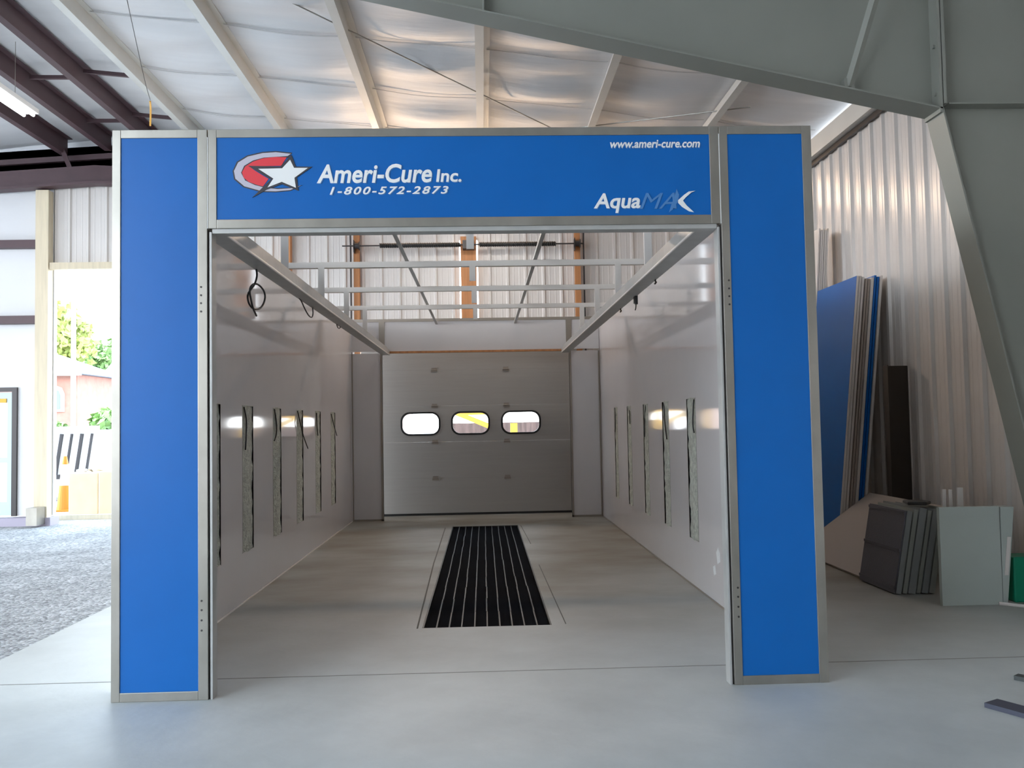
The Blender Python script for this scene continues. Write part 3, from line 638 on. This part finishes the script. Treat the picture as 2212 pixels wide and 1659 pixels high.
b = MB(); b.box(5.70, XR-0.04, YF-0.15, YF+0.15, 0, 0.02); b.box(fx(0)-0.05, XR-0.02, YF-0.15, YF+0.15, 0, 0.02); b.bm.free(); b = MB(); b.box(fx(0)-0.04, XR-0.02, YF-0.15, YF+0.15, 0, 0.02); b.build('base_plate', M['steelgreen'], sc)
ra = thing('steel_rafter', 'deep grey-green steel rafter crossing the top right corner', 'rafter', (4.0, YF, 4.3))
def rz(x): return 3.90+0.2185*(5.69-x)
RX0 = -3.7
b = MB(); b.prism([(RX0, max(rz(RX0), 5.2)-0.2), (0.2, rz(0.2)), (5.69, rz(5.69)), (5.69, roof_z(5.69)-0.01), (RX0, roof_z(RX0)-0.01)], YF-0.006, YF+0.006, 'Y'); b.build('web', M['steelgreen'], ra)
b = MB(); b.prism([(RX0, 4.97), (0.2, rz(0.2)-0.012), (5.69, rz(5.69)-0.012), (5.69, rz(5.69)), (0.2, rz(0.2)), (RX0, 4.99)], YF-0.125, YF+0.125, 'Y'); b.build('lower_flange', M['steelgreen'], ra)
b = MB(); b.box(5.675, 5.697, YF-0.125, YF+0.125, 3.86, 5.15); b.build('end_plate', M['steelgreen'], ra)
b = MB(); b.box(5.706, 5.73, YF-0.125, YF+0.125, 3.93, 5.12); b.build('knee_plate', M['steelgreen'], sc)
for z in (4.02, 4.40, 4.80, 5.05):
    for yy in (YF-0.07,):
        b = MB(); b.lathe((5.66, yy, z), [(0.016, 0), (0.016, 0.014)], 6, 'X'); b.build('bolt', M['steelgreen'], ra)
b = MB(); b.box(2.12, 2.135, YF-0.12, YF-0.006, rz(2.12), 5.5); b.build('stiffener_plate', M['steelgreen'], ra)
b = MB(); b.bar((4.98, YF-0.07, rz(4.98)+0.03), (5.24, YF-0.5, 5.28), 0.05, 0.05); b.build('fly_brace', M['steelgreen'], ra)
b = MB(); b.box(4.94, 5.02, YF-0.09, YF-0.006, rz(4.98), rz(4.98)+0.09); b.build('brace_tab', M['steelgreen'], ra)

# ================================================================ LAMP at upper left
lp = thing('tube_lamp', 'bright lit fluorescent strip lamp hanging under the dark red purlins', 'lamp', (-3.72, 5.6, 5.62))
b = MB(); b.box(-3.84, -3.60, 3.9, 6.35, 5.60, 5.66); b.build('housing', M['whitelogo'], lp)
for x in (-3.78, -3.66):
    b = MB(); b.tube([(x, 3.92, 5.58), (x, 6.33, 5.58)], 0.02, 10); b.build('tube', M['tube'], lp)
for y in (4.2, 6.0):
    b = MB(); b.tube([(-3.72, y, 5.66), (-3.72, y, 6.4)], 0.004, 6); b.build('hanging_wire', M['galv'], lp)

for i, (x, y, lab) in enumerate(((2.0, 8.3, 'added unseen fill tube lamp over the rear of the booth'),)):  # unseen lamp and its area light, added to brighten the rear of the booth
    L = thing('tube_lamp', lab, 'lamp', (x, y, 4.9), 'added fill lamps over the booth')
    b = MB(); b.box(x-0.62, x+0.62, y-0.09, y+0.09, 4.92, 4.98); b.build('housing', M['whitelogo'], L)
    for dy in (-0.045, 0.045):
        b = MB(); b.tube([(x-0.60, y+dy, 4.895), (x+0.60, y+dy, 4.895)], 0.016, 8); b.build('tube', M['tube'], L)
    for dx in (-0.5, 0.5):
        b = MB(); b.tube([(x+dx, y, 4.98), (x+dx, y, roof_z(x)+0.14)], 0.004, 6); b.build('hanging_wire', M['galv'], L)
    a_ = area('added_fill_light', (x, y, 4.87), (x, y, 0), 1.2, 0.14, 14, (1.0, 0.9, 0.78)); a_.parent = None

# ================================================================ LEANING PANELS (right)
def leaning(name, y0, y1, xb, xt, h, th, material, lab, cat, group=None, zb=0.0, ):
    """board standing on z=zb with its foot at x=xb, leaning towards +x; top left edge at x=xt"""
    d = Vector((xt-xb, 0, h)).normalized(); nrm = Vector((d.z, 0, -d.x))
    A = Vector((xb, 0, zb)); B = A+d*math.hypot(xt-xb, h)
    lift = -min(0, (nrm*th).z); A.z += lift; B.z += lift
    P = [A, A+nrm*th, B+nrm*th, B]
    b = MB(); b.prism([(p.x, p.z) for p in P], y0, y1, 'Y')
    return tag(b.build(name, material, bevel=0.002), lab, cat, group)
M['core'] = mat('tan_panel_edge', (0.36, 0.31, 0.27), 0.6)
pn = [M['blue'], M['sheet'], M['sheet'], M['core'], M['core'], M['sheet'], M['blue'], M['blue'], M['sheet']]
ths = [0.035, 0.038, 0.036, 0.030, 0.032, 0.040, 0.034, 0.034, 0.036]
labs = ['blue-faced booth panel leaning at the front of the tall stack', 'white panel directly behind the foremost blue one in the tall stack', 'white panel, third in the tall leaning stack', 'tan-edged panel, fourth in the tall leaning stack', 'tan-edged panel in the middle of the tall leaning stack', 'white panel, sixth in the tall leaning stack', 'blue-edged panel, seventh in the tall leaning stack', 'blue-edged panel, eighth in the tall leaning stack', 'outermost white-edged panel of the tall stack, closest to the ribbed wall']
x = 6.06; top = [0, .0, -.01, -.03, -.035, -.02, .005, -.01, 0]
for i in range(9):
    th = ths[i]-0.009
    o = leaning('spare_panel', 4.88+0.004*((i*7) % 5), 6.05, x, x+0.335, 3.12+top[i], th, pn[i], labs[i], 'panel', 'tall booth panels leaning on the right wall')
    if pn[i] is M['blue'] and i == 0:
        # white core edge seen end-on
        d = Vector((0.335, 0, 3.12)).normalized(); nrm = Vector((d.z, 0, -d.x)); A = Vector((x, 0, 0.004)); B = A+d*3.135
        b = MB(); P = [A+nrm*0.003, A+nrm*th, B+nrm*th, B+nrm*0.003]; b.prism([(p.x, p.z) for p in P], 4.872, 4.879, 'Y'); b.build('white_edge', M['sheet'], o)
    x += th+0.0095
x = 6.17
for i in range(5):
    leaning('trim_board', 6.12, 6.55, x, x+0.30, 3.95-0.02*(i % 2), 0.021, M['sheet'], ['tall narrow white board, foremost of the tallest stack by the right wall', 'tall narrow white board, second of the tallest stack', 'tall narrow white board, middle of the tallest stack', 'tall narrow white board, fourth of the tallest stack', 'tall narrow white board, rearmost of the tallest stack'][i], 'board', 'tallest narrow boards leaning on the right wall')
    x += 0.0265
b = MB(); b.box(6.50, 6.72, 4.42, 4.50, 0.0, 2.05); b.box(6.49, 6.50, 4.40, 4.51, 0, 2.06)
b = b.build('dark_board', M['brown']); tag(b, 'dark brown board standing against the ribbed wall beside the tall stack', 'board')
c = MB(); c.box(6.722, 6.735, 4.41, 4.50, 0, 2.04); c.build('pale_edge', M['sheet'], b)
leaning('flat_board', 3.02, 4.80, 5.54, 6.42, 0.62, 0.03, mat('dusty_board', (0.38, 0.34, 0.31), 0.7), 'low pale board leaning far back on the floor behind the grey grille', 'board')
gp = thing('grille_panel', 'dark grey textured grille panel at the front of the low stack', 'panel', (5.55, 2.7, 0), 'low panels stacked near the square sheet')
def lowp(y0, y1, xb, h, th, material, parent=None, name='low_panel'):
    d = Vector((0.125, 0, 0.69)).normalized(); nrm = Vector((d.z, 0, -d.x)); A = Vector((xb, 0, 0.012)); B = A+d*h; P = [A, A+nrm*th, B+nrm*th, B]
    b = MB(); b.prism([(p.x, p.z) for p in P], y0, y1, 'Y'); return b.build(name, material, parent)
lowp(2.34, 3.02, 5.50, 0.70, 0.012, M['grille'], gp, 'grille_face'); 
for zc in (0.05, 0.36, 0.67):
    b = MB(); xq = 5.497+zc*0.181; b.box(xq-0.006, xq+0.002, 2.34, 3.02, zc-0.012+0.01, zc+0.012+0.01); b.build('rib', M['grille'], gp)
lx = 5.517
for i, (th, mm) in enumerate(((0.045, 'paper'), (0.035, 'paper'), (0.06, 'paper'), (0.03, 'paper'), (0.05, 'paper'), (0.045, 'paper'))):
    o = lowp(2.34-0.0, 3.02, lx, 0.70+0.012*(i % 3), th, mat('pale_grey_panel_%s' % 'abcdef'[i], (0.27+0.03*(i % 2), 0.29+0.03*(i % 2), 0.29), 0.5), name='low_panel')
    tag(o, 'pale grey low panel beside the square sheet, '+['first behind the grille', 'second behind the grille', 'third and thickest', 'fourth and thinnest', 'fifth behind the grille', 'last, touching the square sheet'][i], 'panel', 'low panels stacked near the square sheet')
    lx += th+0.013
b = MB(); b.prism([(5.70, 2.45), (5.84, 2.40), (5.93, 2.50), (5.90, 2.62), (5.76, 2.66)], 0.735, 0.765, 'Z'); tag(b.build('black_cloth', M['black'], bevel=0.01), 'crumpled black cloth lying on top of the low panels', 'cloth')
ct = thing('square_panel', 'large square pale green-grey sheet standing upright before the low stack', 'panel', (5.92, 1.89, 0))
b = MB(); b.box(5.665, 6.15, 1.87, 1.91, 0.0, 0.772); b.build('sheet', M['paper'], ct, bevel=0.002)
b = MB(); b.prism([(6.153, 0.0), (6.19, 0.0), (6.27, 0.765), (6.16, 0.765)], 1.872, 2.0, 'Y'); b.build('side_flap', M['paper'], ct)
b = MB(); b.prism([(6.17, 0.23), (6.20, 0.23), (6.235, 0.53), (6.205, 0.53)], 1.866, 1.871, 'Y'); b.build('label_sheet', M['sheet'], ct)
b = MB(); b.tube([(6.11, 1.86, 0.012), (6.17, 1.84, 0.008), (6.22, 1.78, 0.007), (6.32, 1.72, 0.007)], 0.014, 6); b.build('foot_strip', M['sheet'], ct)
b = MB(); b.box(6.285, 6.60, 1.93, 2.13, 0.0, 0.36); tag(b.build('green_bin', M['green'], bevel=0.01), 'green plastic bin just visible at the right edge behind the square sheet', 'bin')
for i, (xx, h, lab) in enumerate(((5.875, 0.89, 'short white stick, left one of two leaning above the square sheet'), (5.925, 0.885, 'short white stick crossing beside the left one above the square sheet'), (6.01, 0.90, 'wider white strip standing behind the square sheet'))):
    b = MB(); b.bar((xx-0.02 if i != 1 else xx+0.02, 2.18, 0.0), (xx, 2.18, h), 0.03 if i < 2 else 0.05, 0.015, up=(0, 1, 0)); tag(b.build('white_stick', M['sheet']), lab, 'stick', 'white sticks behind the square sheet')
# bars on the floor at lower right
b = MB(); b.bar((4.67, -0.46, 0.012), (5.10, -1.25, 0.012), 0.115, 0.024); tag(b.build('steel_flat', mat('blue_black_steel', (0.05, 0.055, 0.085), 0.5)), 'flat dark bar lying on the floor at the lower right corner', 'bar')
b = MB(); b.bar((5.07, -0.03, 0.012), (5.6, -0.75, 0.012), 0.06, 0.024); tag(b.build('steel_flat', mat('black_green_steel', (0.04, 0.05, 0.05), 0.5)), 'thin dark bar on the floor at the right edge, above the larger bar', 'bar')

# ================================================================ OUTSIDE, through the vehicle opening
def leaves(center, rad, n, size, material, name, parent, seed, lumps=7):
    rnd = random.Random(seed); b = MB(); bm = b.bm; L = []
    for _ in range(lumps):
        L.append((Vector((rnd.uniform(-.6, .6)*rad[0], rnd.uniform(-.6, .6)*rad[1], rnd.uniform(-.6, .6)*rad[2])), rnd.uniform(.35, .6)))
    for _ in range(n):
        c, f = L[rnd.randrange(lumps)]
        d = Vector((rnd.gauss(0, 1), rnd.gauss(0, 1), rnd.gauss(0, 1))).normalized()*(rnd.random()**0.4)
        p = Vector(center)+c+Vector((d.x*rad[0]*f, d.y*rad[1]*f, d.z*rad[2]*f))
        u = Vector((rnd.gauss(0, 1), rnd.gauss(0, 1), rnd.gauss(0, 1))).normalized(); v = u.orthogonal().normalized(); s = size*rnd.uniform(.6, 1.3)
        bm.faces.new([bm.verts.new(q) for q in (p-u*s, p+v*s*.6, p+u*s, p-v*s*.6)])
    return b.build(name, material, parent)
def tree(x, y, h, rad, zc, material, lab, seed, n=2600, size=0.3):
    t = thing('tree' if h > 4 else 'bush', lab, 'tree' if h > 4 else 'bush', (x, y, -0.035), 'trees and bushes outside')
    b = MB(); b.tube([(x, y, -0.03), (x+0.1, y, zc*0.5), (x, y, zc)], 0.25 if h > 4 else 0.08, 8, 0.08 if h > 4 else 0.03); b.build('trunk', M['bark'], t)
    leaves((x, y, zc), rad, n, size, material, 'foliage', t, seed)
CX, CY, CZ = 2.0768, -4.9432, 1.4981
tree(-32.3, 66, 16, (4.0, 3, 5.2), 8.0, M['leafY'], 'tall airy yellow-green tree behind the brick house', 3, 3000, 0.34)
tree(-34.0, 78, 12, (3.4, 3, 4.6), 6.2, M['leafG'], 'darker green tree to the right of the light pole', 5, 2400, 0.32)
tree(-20.2, 40, 3.5, (2.3, 1.5, 1.5), 1.35, M['leafG'], 'wide green bush in front of the brick house', 8, 2600, 0.24)
tree(-17.2, 42, 3.4, (1.4, 1.5, 1.5), 1.35, M['leafG'], 'green bush beyond the white car, right of the light pole', 9, 1800, 0.24)
h1 = thing('brick_house', 'red brick house with a pale hipped roof and an arched window beyond the bushes', 'house', (-24, 47, 0))
b = MB(); b.box(-28.5, -20.8, 45, 51, -0.035, 4.7); b.build('wall', M['brick'], h1)
b = MB(); b.hexa([(-29.1, 44.4, 4.72), (-20.3, 44.4, 4.72), (-20.3, 51.6, 4.72), (-29.1, 51.6, 4.72), (-25.8, 47.5, 6.1), (-23.4, 47.5, 6.1), (-23.4, 48.5, 6.1), (-25.8, 48.5, 6.1)]); b.build('roof', M['shingle'], h1)
b = MB(); b.box(-29.1, -20.3, 44.28, 44.4, 4.60, 4.88); b.build('gutter', M['carwhite'], h1)
b = MB(); b.prism([(-22.5, 2.6), (-21.5, 2.6), (-21.5, 3.6), (-21.65, 3.95), (-22.0, 4.1), (-22.35, 3.95), (-22.5, 3.6)], 44.9, 45.0, 'Y'); w_ = b.build('arched_window', M['house'], h1)
b = MB(); b.prism([(-22.3, 2.75), (-21.7, 2.75), (-21.7, 3.55), (-21.8, 3.78), (-22.0, 3.88), (-22.2, 3.78), (-22.3, 3.55)], 44.86, 44.9, 'Y'); b.build('pane', mat('dark_pane', (.12, .18, .16), .1), w_)
h2 = thing('pale_house', 'pale house with blue-grey roofs at the right of the vehicle opening', 'house', (-22, 60, 0))
b = MB(); b.box(-27.6, -18, 60, 65, -0.035, 2.9); b.build('wall', M['house'], h2)
b = MB(); b.prism([(-28.0, 2.9), (-17.5, 2.9), (-20.5, 6.4), (-25.0, 6.4)], 59.5, 65.5, 'Y'); b.build('roof', M['shingle'], h2)
b = MB(); b.box(-26.5, -20, 57, 59.4, -0.035, 1.9); b.prism([(-26.9, 1.92), (-19.6, 1.92), (-20.4, 2.8), (-26.0, 2.8)], 56.7, 59.4, 'Y'); b.build('porch', M['house'], h2)
pl = thing('light_pole', 'tall white light pole in the bright yard', 'pole', (-7.75, 16.3, -0.03))
b = MB(); b.tube([(-7.75, 16.3, -0.03), (-7.75, 16.3, 4.6)], 0.055, 10); b.build('shaft', M['carwhite'], pl)
b = MB(); b.box(-7.83, -7.67, 16.22, 16.38, -0.03, 0.02); b.build('base_plate', M['carwhite'], pl)
# car
def wheel(c, r, w, parent):
    b = MB(); b.lathe(c, [(r*0.6, -w/2), (r, -w/2), (r, w/2), (r*0.6, w/2)], 24, 'Y'); o = b.build('tyre', M['tyre'], parent)
    b = MB(); b.lathe(c, [(r*0.12, -w/2-0.02), (r*0.6, -w/2-0.01), (r*0.6, w/2+0.01), (r*.12, w/2+.02)], 16, 'Y'); b.build('hub', M['galv2'], o)
cx0, cy0 = -15.7, 38.0
car = thing('car', 'white car parked in the bright yard behind the striped dump body', 'car', (cx0, cy0, -0.035))
zz = -0.035
b = MB(); b.prism([(cx0-2.2, zz+0.30), (cx0-1.75, zz+0.30), (cx0-1.65, zz+0.60), (cx0-1.4, zz+0.72), (cx0-1.1, zz+0.60), (cx0-1.0, zz+0.30), (cx0+1.0, zz+0.30), (cx0+1.1, zz+0.60), (cx0+1.35, zz+0.72), (cx0+1.6, zz+0.60), (cx0+1.7, zz+0.30), (cx0+2.2, zz+0.35), (cx0+2.25, zz+0.75), (cx0+2.0, zz+0.92), (cx0+1.1, zz+1.02), (cx0+0.3, zz+1.48), (cx0-1.2, zz+1.50), (cx0-2.1, zz+1.05), (cx0-2.25, zz+0.70)], cy0-0.85, cy0+0.85, 'Y'); b.build('body', M['carwhite'], car, bevel=0.04)
b = MB(); b.prism([(cx0-1.6, zz+1.02), (cx0+0.95, zz+1.04), (cx0+0.25, zz+1.42), (cx0-1.15, zz+1.43)], cy0-0.86, cy0-0.845, 'Y'); b.build('side_window', mat('tinted_glass', (.25, .28, .30), .1), car)
for dx in (-1.38, 1.35): wheel((cx0+dx, cy0-0.72, zz+0.33), 0.33, 0.22, car)
# ribbed dump body
db = thing('dump_body', 'white ribbed steel dump body resting on a low trailer in the yard', 'dump trailer', (-8.4, 14.3, -0.03))
b = MB(); b.prism([(-10.5, 0.42), (-6.50, 0.52), (-6.30, 1.52), (-10.5, 1.46)], 14.3, 15.9, 'Y'); b.build('side_panel', M['carwhite'], db)
for k in range(18):
    xb = -10.2+k*0.215
    b = MB(); b.bar((xb, 14.27, 0.50), (xb+0.14, 14.27, 1.44), 0.035 if k % 2 else 0.055, 0.06, up=(0, 1, 0)); b.build('rib', M['dark'], db)
b = MB(); b.bar((-10.5, 14.26, 0.44), (-6.46, 14.26, 0.53), 0.09, 0.10); b.build('bottom_rail', M['dark'], db)
b = MB(); b.bar((-10.5, 14.26, 1.50), (-6.26, 14.26, 1.56), 0.09, 0.10); b.build('top_rail', M['carwhite'], db)
b = MB(); b.bar((-10.5, 14.6, 0.28), (-6.9, 14.6, 0.34), 0.25, 0.16); b.build('trailer_frame', M['carwhite'], db)
for dx in (-9.6, -8.8): wheel((dx, 14.7, 0.20), 0.24, 0.2, db)
# cone, blocks, rubble, kerb
cn = thing('traffic_cone', 'orange traffic cone with pale collar on the gravel outside', 'traffic cone', (-6.0, 12.2, -0.035))
b = MB(); b.box(-6.2, -5.8, 12.0, 12.4, -0.035, 0.0); b.build('base', M['cone'], cn)
b = MB(); b.lathe((-6.0, 12.2, 0), [(0.15, 0.0), (0.103, 0.46)], 20); b.build('lower_body', M['cone'], cn)
b = MB(); b.lathe((-6.0, 12.2, 0), [(0.103, 0.46), (0.058, 0.86)], 20); b.build('reflective_collar', M['carwhite'], cn)
b = MB(); b.lathe((-6.0, 12.2, 0), [(0.058, 0.86), (0.03, 1.02)], 20); b.build('tip', M['cone'], cn)
for i, (x0, x1, y0) in enumerate(((-5.52, -4.98, 11.3), (-4.96, -4.30, 11.25), (-4.27, -3.4, 11.35))):
    b = MB(); b.box(x0, x1, y0, y0+0.7, -0.035, 0.74+0.02*i); tag(b.build('concrete_block', M['concrete2'], bevel=0.02), ['cream concrete block beside the traffic cone', 'cream concrete block in the middle of the short row', 'cream concrete block closest to the booth pillar'][i], 'concrete block', 'concrete blocks outside the opening')
rnd = random.Random(4)
for i in range(16):
    b = MB(); x = -5.45+i*0.125; s = rnd.uniform(0.038, 0.052); zt = 0.74+0.02*(0 if x < -4.97 else (1 if x < -4.28 else 2))
    bmesh.ops.create_icosphere(b.bm, subdivisions=1, radius=s)
    for v in b.bm.verts: v.co = Vector((v.co.x*rnd.uniform(.85, 1.12), v.co.y, v.co.z*0.75))+Vector((x, 11.5+rnd.uniform(-.1, .2), zt+s*0.72))
    tag(b.build('rubble_stone', M['rubble']), 'small pale stone lying on the row of concrete blocks', 'stone', 'rubble on the concrete blocks')
b = MB(); b.box(-12, -1.2, 10.45, 10.55, -0.035, 0.05); tag(b.build('timber_kerb', M['palewood']), 'long pale timber lying across the gravel outside the opening', 'timber')
b = MB(); b.box(-12, -1.2, 12.55, 12.65, -0.035, 0.01); tag(b.build('timber_kerb', M['joint']), 'low dark edging strip beyond the pale timber', 'timber')

# yard seen through the door windows
yf = MB(); yf.box(1.38, 6.5, 15.0, 15.1, -0.035, 1.52); tag(yf.build('board_fence', M['fence']), 'rough brown board fence seen through the door windows', 'fence')
for x0, x1, z1, lab in ((1.20, 1.32, 3.2, 'yellow timber post seen at the left of the middle door window'), (2.22, 2.34, 3.2, 'yellow timber post seen at the right of the middle door window'), (2.62, 2.76, 1.50, 'short yellow post seen at the left of the right door window'), (3.40, 3.54, 1.50, 'short yellow post seen at the right of the right door window')):
    b = MB(); b.box(x0, x1, 12.6, 12.72, -0.035, z1); tag(b.build('yellow_post', M['yellow']), lab, 'post', 'yellow posts behind the overhead door')
b = MB(); b.bar((1.36, 12.55, 1.80), (2.26, 12.55, 1.42), 0.06, 0.10); tag(b.build('yellow_brace', M['yellow']), 'yellow diagonal timber brace seen through the middle door window', 'timber')
b = MB(); b.box(1.32, 2.22, 12.62, 12.70, 1.68, 1.78); tag(b.build('yellow_rail', M['yellow']), 'yellow level rail at the top of the middle door window', 'timber')
b = MB(); b.box(-0.8, 0.30, 17.0, 17.2, -0.035, 2.2); tag(b.build('pink_wall', mat('pinkish_render', (0.75, 0.50, 0.42), 0.8)), 'pale pinkish wall seen at the left of the left door window', 'wall')
